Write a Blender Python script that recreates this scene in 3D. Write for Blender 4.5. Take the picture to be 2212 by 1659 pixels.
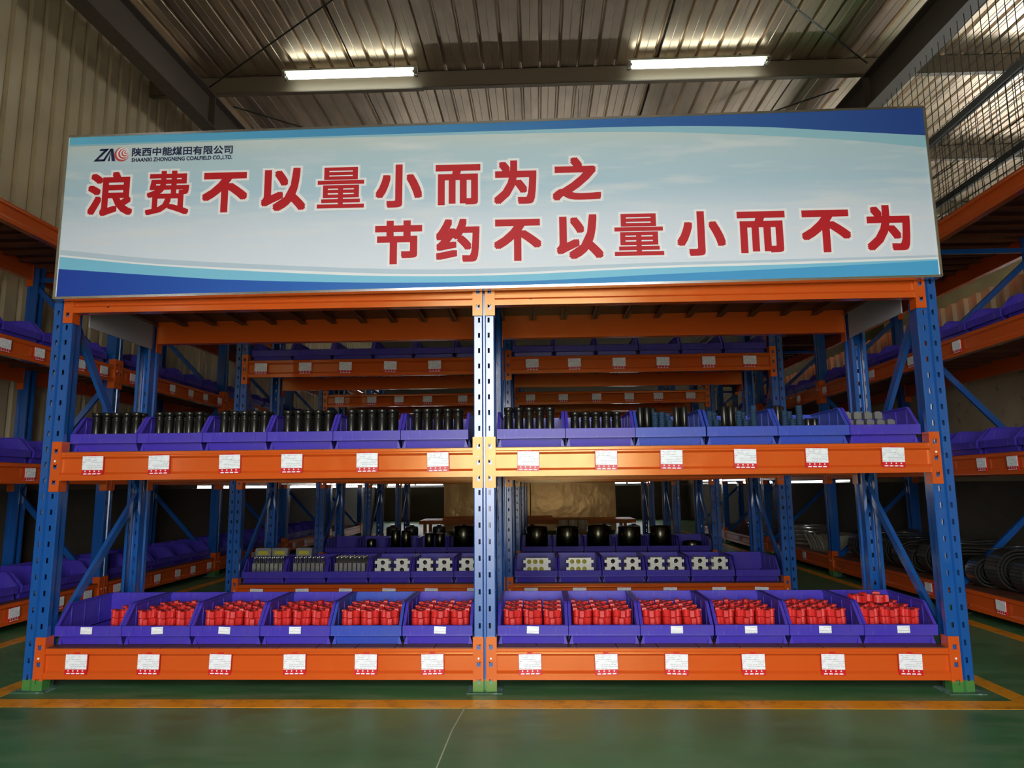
import bpy, math, random
from mathutils import Matrix, Vector
random.seed(4)
PI = math.pi
for o in list(bpy.data.objects): bpy.data.objects.remove(o, do_unlink=True)
SC = bpy.context.scene
COL = SC.collection

# ------------------------------------------------------------------ camera, world, light
def setup_camera():
    cx, cy, cz, yaw, pit, rol, f = 2.3975, -3.3064, 0.9167, math.radians(-2.0897), math.radians(8.2811), math.radians(-0.5255), 1513.1
    F = Vector((math.sin(yaw) * math.cos(pit), math.cos(yaw) * math.cos(pit), math.sin(pit)))
    R = Vector((math.cos(yaw), -math.sin(yaw), 0)); U = R.cross(F)
    R2 = R * math.cos(rol) + U * math.sin(rol); U2 = -R * math.sin(rol) + U * math.cos(rol)
    cam = bpy.data.cameras.new('camera'); o = bpy.data.objects.new('camera', cam); COL.objects.link(o)
    m = Matrix((R2, U2, -F)).transposed().to_4x4(); m.translation = (cx, cy, cz)
    o.matrix_world = m
    cam.sensor_fit = 'HORIZONTAL'; cam.sensor_width = 36; cam.lens = f / 2212 * 36
    cam.clip_start = 0.02; cam.clip_end = 200
    SC.camera = o
setup_camera()
W = bpy.data.worlds.new('world'); SC.world = W; W.use_nodes = True
bg = W.node_tree.nodes['Background']; bg.inputs[0].default_value = (0.97, 0.985, 1.0, 1); bg.inputs[1].default_value = 14.5
SC.view_settings.view_transform = 'Standard'; SC.view_settings.look = 'None'
SC.view_settings.exposure = 0.0; SC.view_settings.gamma = 1; SC.view_settings.use_curve_mapping = False
DOOR = (1.1, 3.5, 3.25, -5.0)          # x0, x1, top, y of the open loading door behind the photographer
pl = bpy.data.lights.new('door_portal', 'AREA'); pl.shape = 'RECTANGLE'; pl.size = DOOR[1] - DOOR[0]; pl.size_y = DOOR[2]
pl.cycles.is_portal = True
po = bpy.data.objects.new('door_portal', pl); COL.objects.link(po)
po.location = ((DOOR[0] + DOOR[1]) / 2, DOOR[3], DOOR[2] / 2); po.rotation_euler = (PI / 2, 0, 0)
LAMP = 9.0

# ------------------------------------------------------------------ materials
def lin(c): return tuple((x / 255 / 12.92 if x / 255 <= .04045 else ((x / 255 + .055) / 1.055) ** 2.4) for x in c)
def mat(name, rgb=None, rough=.5, metal=0., lrgb=None, emit=None, coat=0., tint=None, build=None):
    m = bpy.data.materials.new(name); m.use_nodes = True
    nt = m.node_tree; b = nt.nodes['Principled BSDF']
    c = lrgb if lrgb else lin(rgb)
    b.inputs['Base Color'].default_value = (*c, 1); b.inputs['Roughness'].default_value = rough
    b.inputs['Metallic'].default_value = metal; b.inputs['Coat Weight'].default_value = coat; b.inputs['Coat Roughness'].default_value = .14
    if tint: b.inputs['Specular Tint'].default_value = (*tint, 1); b.inputs['Specular IOR Level'].default_value = 1.0
    if emit: b.inputs['Emission Color'].default_value = (*emit[0], 1); b.inputs['Emission Strength'].default_value = emit[1]
    if build: build(nt, b, c)
    return m
def N(nt, t, **k):
    n = nt.nodes.new(t)
    for a, v in k.items(): setattr(n, a, v)
    return n
def ramp(nt, pts):
    r = N(nt, 'ShaderNodeValToRGB'); e = r.color_ramp.elements
    while len(e) < len(pts): e.new(.5)
    for i, (p, c) in enumerate(pts):
        e[i].position = p; e[i].color = (*c, 1) if len(c) == 3 else c
    return r
def mixc(nt, fac, a, b):
    m = N(nt, 'ShaderNodeMix', data_type='RGBA')
    for s, v in ((m.inputs[0], fac), (m.inputs[6], a), (m.inputs[7], b)):
        if hasattr(v, 'links'): nt.links.new(v, s)
        elif isinstance(v, tuple): s.default_value = (*v, 1)
        else: s.default_value = v
    return m.outputs[2]
def coord(nt, kind='Object', scale=None):
    t = N(nt, 'ShaderNodeTexCoord'); o = t.outputs[kind]
    if scale:
        mp = N(nt, 'ShaderNodeMapping'); mp.inputs['Scale'].default_value = scale; nt.links.new(o, mp.inputs[0]); o = mp.outputs[0]
    return o
def noise(nt, vec, scale, detail=3, rough=.5):
    n = N(nt, 'ShaderNodeTexNoise'); n.inputs['Scale'].default_value = scale; n.inputs['Detail'].default_value = detail
    n.inputs['Roughness'].default_value = rough; nt.links.new(vec, n.inputs['Vector']); return n.outputs['Fac']
def bump(nt, b, h, strength, dist=.01):
    bp = N(nt, 'ShaderNodeBump'); bp.inputs['Strength'].default_value = strength; bp.inputs['Distance'].default_value = dist
    nt.links.new(h, bp.inputs['Height']); nt.links.new(bp.outputs[0], b.inputs['Normal'])
def mapr(nt, v, a, b_, c, d):
    m = N(nt, 'ShaderNodeMapRange'); nt.links.new(v, m.inputs[0])
    for i, x in enumerate((a, b_, c, d)): m.inputs[i + 1].default_value = x
    return m.outputs[0]
def posz(nt):
    g = N(nt, 'ShaderNodeNewGeometry'); s = N(nt, 'ShaderNodeSeparateXYZ'); nt.links.new(g.outputs['Position'], s.inputs[0]); return s.outputs

def worn(chip, amount=.67, foot=False, smear=.12):
    def f(nt, b, c):
        v = coord(nt)
        n1 = noise(nt, v, 9, 6, .65); big = noise(nt, v, 2.3, 2)
        col = mixc(nt, mapr(nt, big, .3, .75, 0, smear), c, tuple(min(1, x * .5 + .02) for x in c))
        col = mixc(nt, mapr(nt, n1, amount, amount + .015, 0, 1), col, chip)
        if foot:
            p = posz(nt); nz = noise(nt, v, 30, 3)
            s = N(nt, 'ShaderNodeMath', operation='MULTIPLY_ADD'); nt.links.new(nz, s.inputs[0]); s.inputs[1].default_value = .018; nt.links.new(p[2], s.inputs[2])
            col = mixc(nt, mapr(nt, s.outputs[0], .058, .062, 1, 0), col, lin((70, 125, 62)))
        nt.links.new(col, b.inputs['Base Color'])
        nt.links.new(mapr(nt, noise(nt, v, 14, 3), .3, .7, b.inputs['Roughness'].default_value - .03, b.inputs['Roughness'].default_value + .05), b.inputs['Roughness'])
    return f
M = {}
M['orange'] = mat('orange_paint', lrgb=(.64, .088, .010), rough=.22, coat=.3, tint=(1, .74, .22), build=worn(lin((90, 45, 25)), .70, True))
M['blue'] = mat('blue_paint', lrgb=(.008, .085, .33), rough=.22, coat=1.0, build=worn(lin((70, 70, 75)), .715, True))
M['deck'] = mat('deck_paint', lrgb=(.13, .038, .016), rough=.5, build=worn(lin((60, 40, 38)), .62))
M['pale_plate'] = mat('grey_plate', rgb=(150, 145, 150), rough=.6, build=worn(lin((90, 85, 85)), .7))
M['foot'] = mat('foot_plate', rgb=(105, 130, 125), rough=.6, build=worn(lin((60, 95, 70)), .5))
def binmat(nt, b, c):
    v = coord(nt)
    n = noise(nt, v, 6, 4); s = noise(nt, coord(nt, 'Object', (30, 30, 4)), 3, 2)
    col = mixc(nt, mapr(nt, n, .35, .75, 0, .35), c, tuple(x * .6 + .06 for x in c))
    nt.links.new(mixc(nt, mapr(nt, s, .62, .75, 0, .35), col, tuple(x * .6 + .16 for x in c)), b.inputs['Base Color'])
M['bin'] = mat('violet_plastic', lrgb=(.055, .03, .42), rough=.38, build=binmat)
M['bin_glare'] = mat('violet_plastic_glare', lrgb=(.03, .065, .44), rough=.38, build=binmat)  # bluer copy of the violet plastic, door glare put into the colour
def padmat(nt, b, c):
    v = coord(nt); n = noise(nt, v, 60, 4)
    g = N(nt, 'ShaderNodeNewGeometry'); s = N(nt, 'ShaderNodeSeparateXYZ'); nt.links.new(g.outputs['Normal'], s.inputs[0])
    up = mapr(nt, s.outputs[2], .75, .95, 0, .75)                    # settled dust lies on level faces only
    col = mixc(nt, mapr(nt, n, .3, .7, 0, .5), c, (.34, .012, .012))
    nt.links.new(mixc(nt, up, col, lin((120, 62, 52))), b.inputs['Base Color'])
M['red_rubber'] = mat('red_rubber', lrgb=(.72, .022, .018), rough=.42, build=padmat)
M['black_steel'] = mat('black_steel', lrgb=(.055, .052, .045), rough=.3, metal=.85)
M['grey_cap'] = mat('dull_steel', lrgb=(.10, .10, .095), rough=.45, metal=.6)
M['blue_steel'] = mat('blued_thread', lrgb=(.05, .10, .18), rough=.4, metal=.5)
M['nut'] = mat('nut_steel', lrgb=(.17, .17, .165), rough=.5, metal=.3)
M['zinc'] = mat('zinc_steel', lrgb=(.7, .69, .66), rough=.25, metal=.9)
M['alu'] = mat('aluminium', lrgb=(.74, .72, .62), rough=.45, metal=.25, build=worn(lin((120, 115, 95)), .62))
M['yellow_plug'] = mat('yellow_plug', rgb=(175, 165, 40), rough=.4)
M['white_card'] = None
M['red_plastic'] = mat('red_plastic', rgb=(205, 22, 32), rough=.35)
M['white'] = mat('white_print', rgb=(240, 240, 240), rough=.5)
M['clear_bag'] = mat('dusty_plastic', rgb=(120, 120, 118), rough=.3)
M['carton'] = mat('carton', rgb=(150, 120, 80), rough=.8)
M['black_pipe'] = mat('black_gloss', lrgb=(.10, .095, .06), rough=.26, metal=1.0)
M['rubber'] = mat('black_rubber', lrgb=(.03, .029, .025), rough=.32, coat=.5)
M['sack'] = mat('sack_cloth', rgb=(150, 145, 130), rough=.85)
M['galv'] = mat('galvanised', lrgb=(.42, .40, .35), rough=.38, metal=.9)
M['alu_frame'] = mat('frame_metal', lrgb=(.75, .74, .71), rough=.25, metal=1)
M['lamp_body'] = mat('lamp_housing', rgb=(205, 210, 190), rough=.4)
M['lamp'] = mat('lamp_tube', rgb=(255, 255, 255), emit=((.93, 1, .93), LAMP))
M['dark_bar'] = mat('dark_painted_bar', rgb=(48, 50, 46), rough=.5)
M['wire'] = mat('wire', rgb=(40, 42, 38), rough=.5, metal=.3)
M['beam_paint'] = mat('frame_paint', rgb=(112, 100, 82), rough=.5)
M['rafter_paint'] = mat('rafter_paint', rgb=(78, 66, 56), rough=.55)
M['plaster'] = mat('plaster', rgb=(84, 76, 62), rough=.9, build=worn(lin((90, 80, 66)), .62, smear=.5))
M['plaster_cream'] = mat('plaster_cream', rgb=(176, 158, 126), rough=.9, build=worn(lin((140, 124, 98)), .62, smear=.5))
M['concrete'] = mat('concrete_ground', rgb=(165, 160, 150), rough=.9)
M['bench_orange'] = mat('bench_paint', rgb=(225, 125, 25), rough=.5)
def sheetgold(nt, b, c):
    v = coord(nt); bump(nt, b, noise(nt, v, 3, 3), .25, .05)
M['gold_sheet'] = mat('stained_sheet', lrgb=(.36, .21, .075), rough=.28, metal=.9, build=sheetgold)
def roofmat(nt, b, c):
    v = coord(nt, 'Object', (1, .35, 1)); n = noise(nt, v, 5, 4)
    col = mixc(nt, mapr(nt, n, .3, .7, 0, 1), c, tuple(x * .72 for x in c))
    nt.links.new(col, b.inputs['Base Color'])
    bump(nt, b, noise(nt, coord(nt, 'Object', (4, .6, 1)), 1.6, 2), .16, .03)
M['roof'] = mat('roof_steel', lrgb=(.66, .52, .37), rough=.33, metal=.8, build=roofmat)
M['cladding'] = mat('cream_cladding', lrgb=(.62, .51, .32), rough=.34, coat=.2, build=worn(lin((120, 112, 88)), .75, smear=.5))
def floormat(nt, b, c):
    v = coord(nt)
    a = noise(nt, v, 1.3, 5, .6); d = noise(nt, coord(nt, 'Object', (1, 3.5, 1)), 2.6, 5, .65); e = noise(nt, v, 22, 3)
    col = mixc(nt, mapr(nt, a, .35, .7, 0, 1), c, tuple(x * .55 for x in c))
    col = mixc(nt, mapr(nt, d, .42, .8, 0, .6), col, lin((122, 138, 108)))
    col = mixc(nt, mapr(nt, e, .74, .76, 0, .2), col, lin((150, 155, 140)))
    nt.links.new(col, b.inputs['Base Color'])
    nt.links.new(mapr(nt, d, .3, .7, .36, .55), b.inputs['Roughness']); b.inputs['Specular IOR Level'].default_value = .35
M['floor'] = mat('green_epoxy', rgb=(76, 128, 78), rough=.3, build=floormat)
def linemat(nt, b, c):
    n = noise(nt, coord(nt, 'Object'), 11, 6, .7)
    nt.links.new(mixc(nt, mapr(nt, n, .5, .68, 0, .7), c, lin((120, 85, 30))), b.inputs['Base Color'])
M['line'] = mat('yellow_line', rgb=(228, 150, 22), rough=.4, build=linemat)
M['joint'] = mat('joint_fill', rgb=(175, 178, 150), rough=.8)
def cardmat(nt, b, c):
    v = coord(nt); s = N(nt, 'ShaderNodeSeparateXYZ'); nt.links.new(v, s.inputs[0])
    w = noise(nt, coord(nt, 'Object', (420, 1, 150)), 1, 2, .9)
    row = N(nt, 'ShaderNodeMath', operation='SINE'); mul = N(nt, 'ShaderNodeMath', operation='MULTIPLY'); nt.links.new(s.outputs[2], mul.inputs[0]); mul.inputs[1].default_value = 820
    nt.links.new(mul.outputs[0], row.inputs[0])
    a = mapr(nt, row.outputs[0], .2, .6, 0, 1); t = mapr(nt, w, .47, .56, 0, 1)
    blk = mapr(nt, noise(nt, coord(nt, 'Object', (45, 1, 60)), 1, 0), .44, .5, 0, 1)
    m1 = N(nt, 'ShaderNodeMath', operation='MULTIPLY'); nt.links.new(a, m1.inputs[0]); nt.links.new(t, m1.inputs[1])
    m2 = N(nt, 'ShaderNodeMath', operation='MULTIPLY'); nt.links.new(m1.outputs[0], m2.inputs[0]); nt.links.new(blk, m2.inputs[1])
    m3 = N(nt, 'ShaderNodeMath', operation='MULTIPLY'); nt.links.new(m2.outputs[0], m3.inputs[0]); m3.inputs[1].default_value = .8
    nt.links.new(mixc(nt, m3.outputs[0], c, (.06, .06, .065)), b.inputs['Base Color'])
M['white_card'] = mat('printed_card', rgb=(238, 240, 242), rough=.35, build=cardmat)
def signmat(nt, b, c):
    v = coord(nt); s = N(nt, 'ShaderNodeSeparateXYZ'); nt.links.new(v, s.inputs[0])
    g = ramp(nt, [(0, lin((226, 232, 242))), (.35, lin((214, 224, 236))), (.6, lin((178, 206, 222))), (.85, lin((186, 210, 220))), (1, lin((205, 215, 212)))])
    nt.links.new(mapr(nt, s.outputs[2], 1.95, 2.66, 0, 1), g.inputs[0])
    st = noise(nt, coord(nt, 'Object', (.9, 1, 7)), 2.2, 5, .55)
    col = mixc(nt, mapr(nt, st, .5, .68, 0, .55), g.outputs[0], lin((228, 230, 232)))
    nt.links.new(col, b.inputs['Base Color'])
M['sign'] = mat('sign_print', rgb=(200, 215, 225), rough=.6, build=signmat)
def gradx(stops):
    def f(nt, b, c):
        s = N(nt, 'ShaderNodeSeparateXYZ'); nt.links.new(coord(nt), s.inputs[0])
        r = ramp(nt, [(x / 4.3, lin(k)) for x, k in stops]); nt.links.new(mapr(nt, s.outputs[0], 0, 4.3, 0, 1), r.inputs[0])
        nt.links.new(r.outputs[0], b.inputs['Base Color'])
    return f
M['wave_top'] = mat('wave_top', rgb=(1, 1, 1), rough=.6, build=gradx([(0, (105, 190, 225)), (1.4, (70, 150, 200)), (2.8, (40, 100, 170)), (4.2, (30, 70, 150))]))
M['wave_top2'] = mat('wave_top2', rgb=(150, 198, 215), rough=.6)
M['wave_deep'] = mat('wave_deep', rgb=(1, 1, 1), rough=.6, build=gradx([(0, (22, 62, 165)), (1.2, (28, 95, 185)), (2.6, (55, 140, 200)), (4.2, (75, 170, 220))]))
M['wave_light'] = mat('wave_light', rgb=(128, 198, 226), rough=.6)
M['wave_gray'] = mat('wave_gray', rgb=(190, 208, 222), rough=.6)
M['ink_red'] = mat('ink_red', rgb=(190, 4, 20), rough=.6)
M['ink_navy'] = mat('ink_navy', rgb=(28, 32, 72), rough=.6)
M['ink_white'] = mat('ink_white', rgb=(240, 240, 242), rough=.6)
def glassmat():
    m = bpy.data.materials.new('window_glass'); m.use_nodes = True; nt = m.node_tree; nt.nodes.clear()
    t = N(nt, 'ShaderNodeBsdfTransparent'); g = N(nt, 'ShaderNodeBsdfGlossy'); g.inputs['Roughness'].default_value = .05
    x = N(nt, 'ShaderNodeMixShader'); x.inputs[0].default_value = .08; o = N(nt, 'ShaderNodeOutputMaterial')
    nt.links.new(t.outputs[0], x.inputs[1]); nt.links.new(g.outputs[0], x.inputs[2]); nt.links.new(x.outputs[0], o.inputs[0])
    return m
M['glass'] = glassmat()

# ------------------------------------------------------------------ mesh helpers
class MB:
    def __init__(s): s.v = []; s.f = []; s.m = []; s.s = []
    def add(s, vs, fs, m=0, smooth=False):
        k = len(s.v); s.v += [tuple(p) for p in vs]
        for f in fs: s.f.append([k + i for i in f]); s.m.append(m); s.s.append(smooth)
        return s
    def box(s, x0, x1, y0, y1, z0, z1, m=0):
        return s.add([(x0, y0, z0), (x1, y0, z0), (x1, y1, z0), (x0, y1, z0), (x0, y0, z1), (x1, y0, z1), (x1, y1, z1), (x0, y1, z1)],
                     [(0, 3, 2, 1), (4, 5, 6, 7), (0, 1, 5, 4), (1, 2, 6, 5), (2, 3, 7, 6), (3, 0, 4, 7)], m)
    def prism(s, poly, axis, a0, a1, m=0, smooth=False):
        def P(p, a): return {'x': (a, p[0], p[1]), 'y': (p[0], a, p[1]), 'z': (p[0], p[1], a)}[axis]
        n = len(poly); vs = [P(p, a0) for p in poly] + [P(p, a1) for p in poly]
        s.add(vs, [], m); k = len(s.v) - 2 * n
        for i in range(n):
            j = (i + 1) % n; s.f.append([k + i, k + j, k + n + j, k + n + i]); s.m.append(m); s.s.append(smooth)
        for f in (list(range(n))[::-1], list(range(n, 2 * n))): s.f.append([k + i for i in f]); s.m.append(m); s.s.append(False)
        return s
    def bar(s, p, q, w, h, m=0):
        p, q = Vector(p), Vector(q); d = (q - p).normalized()
        a = d.cross(Vector((0, 0, 1)));
        if a.length < 1e-4: a = Vector((1, 0, 0))
        a.normalize(); b = a.cross(d)
        vs = [c + a * (i * w / 2) + b * (j * h / 2) for c in (p, q) for i, j in ((-1, -1), (1, -1), (1, 1), (-1, 1))]
        return s.add(vs, [(0, 1, 2, 3), (7, 6, 5, 4), (0, 4, 5, 1), (1, 5, 6, 2), (2, 6, 7, 3), (3, 7, 4, 0)], m)
    def path(s, pts, r, n=8, m=0, close=True):
        pts = [Vector(p) for p in pts]; k = len(s.v); L = len(pts)
        for i, p in enumerate(pts):
            d = (pts[min(i + 1, L - 1)] - pts[max(i - 1, 0)]).normalized()
            a = d.cross(Vector((.03, .02, 1))).normalized(); b = d.cross(a)
            for j in range(n):
                t = 2 * PI * j / n; s.v.append(tuple(p + a * (r * math.cos(t)) + b * (r * math.sin(t))))
        for i in range(L - 1):
            for j in range(n):
                j2 = (j + 1) % n; s.f.append([k + i * n + j, k + i * n + j2, k + (i + 1) * n + j2, k + (i + 1) * n + j]); s.m.append(m); s.s.append(True)
        for f in (list(range(n))[::-1], [(L - 1) * n + j for j in range(n)]): s.f.append([k + i for i in f]); s.m.append(m); s.s.append(False)
        return s
    def lathe(s, prof, n=16, m=0, c=(0, 0, 0), axis='z', smooth=True):
        k = len(s.v)
        for r, z in prof:
            for j in range(n):
                t = 2 * PI * j / n; a, b = r * math.cos(t), r * math.sin(t)
                p = {'z': (a, b, z), 'y': (a, z, b), 'x': (z, a, b)}[axis]
                s.v.append((p[0] + c[0], p[1] + c[1], p[2] + c[2]))
        for i in range(len(prof) - 1):
            for j in range(n):
                j2 = (j + 1) % n; s.f.append([k + i * n + j, k + i * n + j2, k + (i + 1) * n + j2, k + (i + 1) * n + j]); s.m.append(m); s.s.append(smooth)
        for f in (list(range(n))[::-1], [(len(prof) - 1) * n + j for j in range(n)]): s.f.append([k + i for i in f]); s.m.append(m); s.s.append(False)
        return s
    def sheet(s, pts, z0, z1, t=.002, m=0):
        for (x0, y0), (x1, y1) in zip(pts, pts[1:]):
            d = Vector((x1 - x0, y1 - y0)).normalized(); nx, ny = -d.y * t, d.x * t
            s.prism([(x0, y0), (x1, y1), (x1 + nx, y1 + ny), (x0 + nx, y0 + ny)], 'z', z0, z1, m)
        return s
    def mesh(s, name, mats):
        me = bpy.data.meshes.new(name); me.from_pydata(s.v, [], s.f)
        for x in (mats if isinstance(mats, (list, tuple)) else [mats]): me.materials.append(x)
        me.polygons.foreach_set('material_index', s.m); me.polygons.foreach_set('use_smooth', s.s)
        me.update(); return me
def link(name, me, parent=None, loc=(0, 0, 0), rot=(0, 0, 0), sc=None):
    o = bpy.data.objects.new(name, me); COL.objects.link(o)
    if parent: o.parent = parent
    o.location = loc; o.rotation_euler = rot
    if sc: o.scale = sc
    return o
ALL = []
def tag(o, label, cat, group=None, kind=None):
    n = len(label.replace('-', ' ').split())
    if not 4 <= len(label.split()) <= 16: print('LABEL LENGTH', n, label)
    o['label'] = label; o['category'] = cat
    if group: o['group'] = group
    if kind: o['kind'] = kind
    ALL.append(label); return o
def thing(name, label, cat, loc=(0, 0, 0), rotz=0, group=None):
    return tag(link(name, None, None, loc, (0, 0, rotz)), label, cat, group)
def struct(name, me, parent=None, loc=(0, 0, 0), rot=(0, 0, 0)):
    o = link(name, me, parent, loc, rot)
    if not parent: o['kind'] = 'structure'
    return o
def copy_tree(o, parent=None):
    c = o.copy(); COL.objects.link(c); c.parent = parent
    for ch in o.children: copy_tree(ch, c)
    return c
ORD = ['first', 'second', 'third', 'fourth', 'fifth', 'sixth', 'seventh', 'eighth', 'ninth', 'tenth', 'eleventh', 'twelfth', 'thirteenth', 'fourteenth', 'fifteenth', 'sixteenth', 'seventeenth', 'eighteenth', 'nineteenth', 'twentieth']
def place_dir(loc, rotz):
    M4 = Matrix.Translation(loc) @ Matrix.Rotation(rotz, 4, 'Z')
    return lambda x, y, z: tuple(M4 @ Vector((x, y, z)))

# ------------------------------------------------------------------ the building
XL, XR, YF, YB = -2.05, 12.0, -5.0, 16.0
RZ = lambda y: 5.46 + .045 * y
fl = struct('floor', MB().box(XL - .1, XR + .1, YF, YB + .1, -.12, 0).mesh('floor', M['floor']))
lm = M['line']
def line(x0, x1, y0, y1): link('line_marking', MB().box(x0, x1, y0, y1, 0, .0015).mesh('line_marking', lm), fl)
line(-.9, 5.3, -.228, -.118)
line(-.88, -.78, -.118, 12.5)
line(4.385, 4.47, -.118, .55); line(5.18, 5.27, -.118, 12.5)
line(-.13, -.03, -.118, .5)
jm = MB()
jp = [(2.075, -.228), (2.055, -.5), (2.048, -.853), (2.04, -1.5), (2.03, -2.4), (2.04, -3.4)]
for (a, b), (c, d) in zip(jp, jp[1:]): jm.bar((a, b, .0006), (c, d, .0006), .005, .0012)
link('joint', jm.mesh('joint', M['joint']), fl)
struct('ground', MB().box(-30, 34, -60, YF, -.14, -.02).mesh('ground', M['concrete']))

ceil = struct('ceiling', MB().add([(XL, YF, RZ(YF) + .06), (XR, YF, RZ(YF) + .06), (XR, YB, RZ(YB) + .06), (XL, YB, RZ(YB) + .06),
               (XL, YF, RZ(YF) + .09), (XR, YF, RZ(YF) + .09), (XR, YB, RZ(YB) + .09), (XL, YB, RZ(YB) + .09)],
               [(0, 1, 2, 3), (7, 6, 5, 4), (0, 4, 5, 1), (1, 5, 6, 2), (2, 6, 7, 3), (3, 7, 4, 0)]).mesh('roof_backing', M['galv']))
P = .2135
def roof_sheet():
    b = MB(); prof = []
    for i in range(4):
        x = i * P; prof += [(x, 0), (x + .075, 0), (x + .079, .004), (x + .084, 0), (x + P - .046, 0), (x + P - .030, .034), (x + P - .016, .034), (x + P, 0)]
    for (x0, z0), (x1, z1) in zip(prof, prof[1:]):
        if x0 == x1: continue
        b.add([(x0, YF, RZ(YF) + z0), (x1, YF, RZ(YF) + z1), (x1, YB, RZ(YB) + z1), (x0, YB, RZ(YB) + z0)], [(0, 1, 2, 3)])
    return b.mesh('roof_sheet', M['roof'])
rs = roof_sheet(); x = 2.104 - .022 - 5 * 4 * P
while x < XR - .3:
    link('roof_sheet', rs, ceil, (x, 0, random.uniform(-.003, .003)), (0, random.uniform(-.003, .003), 0)); x += 4 * P
for y in (-4.1, -2.0, 0.0, 2.0 - .35, 4.12, 6.5, 8.9, 11.2, 13.5):
    z = RZ(y) - .012
    b = MB()
    for x0, x1, dz in ((XL, 1.14, 0), (1.14, 6.2, .012), (6.2, XR, 0)):
        b.box(x0, x1, y - .035, y - .028, z - .205 + dz, z); b.box(x0, x1, y - .035, y + .03, z - .209 + dz, z - .2 + dz); b.box(x0, x1, y + .023, y + .03, z - .2 + dz, z - .18 + dz)
        b.box(x0, x1, y - .035, y + .03, z - .006, z)
    if y != 2.0 - .35: link('purlin', b.mesh('purlin', M['beam_paint']), ceil)
def rafter(x, far=YB):
    b = MB()
    for u0, u1, z0, z1 in ((-.085, .085, -.62, -.605), (-.006, .006, -.605, -.235), (-.085, .085, -.235, -.22)):
        b.add([(x + u, y, RZ(y) + z) for y in (YF, far) for u, z in ((u0, z0), (u1, z0), (u1, z1), (u0, z1))],
              [(0, 1, 2, 3), (7, 6, 5, 4), (0, 4, 5, 1), (1, 5, 6, 2), (2, 6, 7, 3), (3, 7, 4, 0)])
    for y in (1.6, 4.12, 6.5):
        b.box(x - .08, x + .08, y - .006, y + .006, RZ(y) - .61, RZ(y) - .23)
    link('rafter', b.mesh('rafter', M['rafter_paint']), ceil)
rafter(-1.36); rafter(6.17)
b = MB()
for x0 in (-1.5, 6.17):
    b.box(x0 - .12, x0 + .12, 4.2, 4.44, 0, RZ(4.2) - .62)
for p, q in (((-1.25, 3.9, 5.40), (1.55, 1.6, 5.2)), ((6.02, 3.85, 5.42), (3.5, 1.5, 5.2)), ((-1.2, 4.4, 5.45), (.4, 5.9, 5.55)), ((5.95, 4.4, 5.45), (4.3, 5.9, 5.55))):
    link('tie_rod', MB().path([p, q], .009, 6).mesh('tie_rod', M['dark_bar']), ceil)
for p in ((1.0, 3.2), (2.95, 4.6)):
    link('drop_wire', MB().path([(p[0], p[1], RZ(p[1])), (p[0] - .02, p[1] + .1, RZ(p[1]) - .5)], .003, 5).mesh('drop_wire', M['dark_bar']), ceil)

def clad(name, along, length, z0, z1, pitch=.19, n=4):
    b = MB(); prof = []
    for i in range(n):
        t = i * pitch; prof += [(t, 0), (t + .120, 0), (t + .130, -.035), (t + .172, -.035), (t + .182, 0), (t + pitch, 0)]
    for (a, d), (a2, d2) in zip(prof, prof[1:]):
        if a == a2: continue
        b.add([(d, a, z0), (d2, a2, z0), (d2, a2, z1), (d, a, z1)], [(0, 1, 2, 3)])
    return b.mesh(name, M['cladding'])
wl = struct('wall_left', MB().box(XL - .2, XL - .02, YF, YB, 0, .92).box(XL - .2, XL - .1, YF, 5.6, .92, 6.3).box(XL - .2, XL - .1, 5.6, YB, .955, 6.3).mesh('wall_left', M['plaster']))
cm = clad('wall_sheet', 'y', 1, .955, 6.2); y = -4.95
while y < YB - .3: link('wall_sheet', cm, wl, (XL - .02, y, 0)); y += .76
link('rail', MB().box(XL - .02, XL + .08, YF, 5.6, .92, .985).mesh('rail', M['beam_paint']), wl)
wm = struct('wall_middle', MB().box(6.42, 6.54, -.6, YB, 0, .92).box(6.42, 6.54, -.6, 6.0, .92, 1.96, 1).box(6.42, 6.54, 6.0, YB, .955, 1.96, 1).mesh('wall_middle', [M['plaster'], M['plaster_cream']]))
cm2 = clad('wall_sheet', 'y', 1, 1.96, 2.62); y = -.5
while y < YB - .3: link('wall_sheet', cm2, wm, (6.44, y + .76, 0), (0, 0, PI) if False else (0, 0, 0)); y += .76
b = MB().box(XR, XR + .2, YF, YB, 0, 1.0).box(XR, XR + .2, YF, YB, 3.0, 6.4).box(XR, XR + .2, YF, 1, 1, 3.0).box(XR, XR + .2, 5, 7.5, 1, 3.0).box(XR, XR + .2, 11.5, YB, 1, 3.0)
struct('wall_right', b.mesh('wall_right', M['cladding']))
def window(n, p, w, h, axis):
    # frame of four bars with mullions, and its panes
    f = MB(); k = max(2, int(w / 1.1))
    f.box(0, w, -.03, .03, 0, .06).box(0, w, -.03, .03, h - .06, h)
    for i in range(k + 1): f.box(i * (w - .05) / k, i * (w - .05) / k + .05, -.029, .029, .06, h - .06)
    rot = (0, 0, PI / 2) if axis == 'y' else (0, 0, 0)
    o = struct('window_%d' % n, f.mesh('window_frame', M['alu_frame']), None, p, rot)
    for i in range(k):
        link('pane', MB().box(i * (w - .05) / k + .05, (i + 1) * (w - .05) / k, -.003, .003, .06, h - .06).mesh('pane', M['glass']), o)
window(1, (XR + .1, 1, 1), 4, 2.0, 'y'); window(2, (XR + .1, 7.5, 1), 4, 2.0, 'y')
b = MB().box(XL - .2, XR, YB, YB + .2, 0, .9).box(XL, XR, YB, YB + .2, 1.3, 6.4)
wx = [(-1.8, 1.6), (.3, 1.4), (2.2, 1.4), (4.1, 1.4), (6.8, 4.8)]
edges = [XL] + [e for a, w in wx for e in (a, a + w)] + [XR]
for i in range(0, len(edges), 2): b.box(edges[i], edges[i + 1], YB, YB + .2, .9, 1.3)
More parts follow.
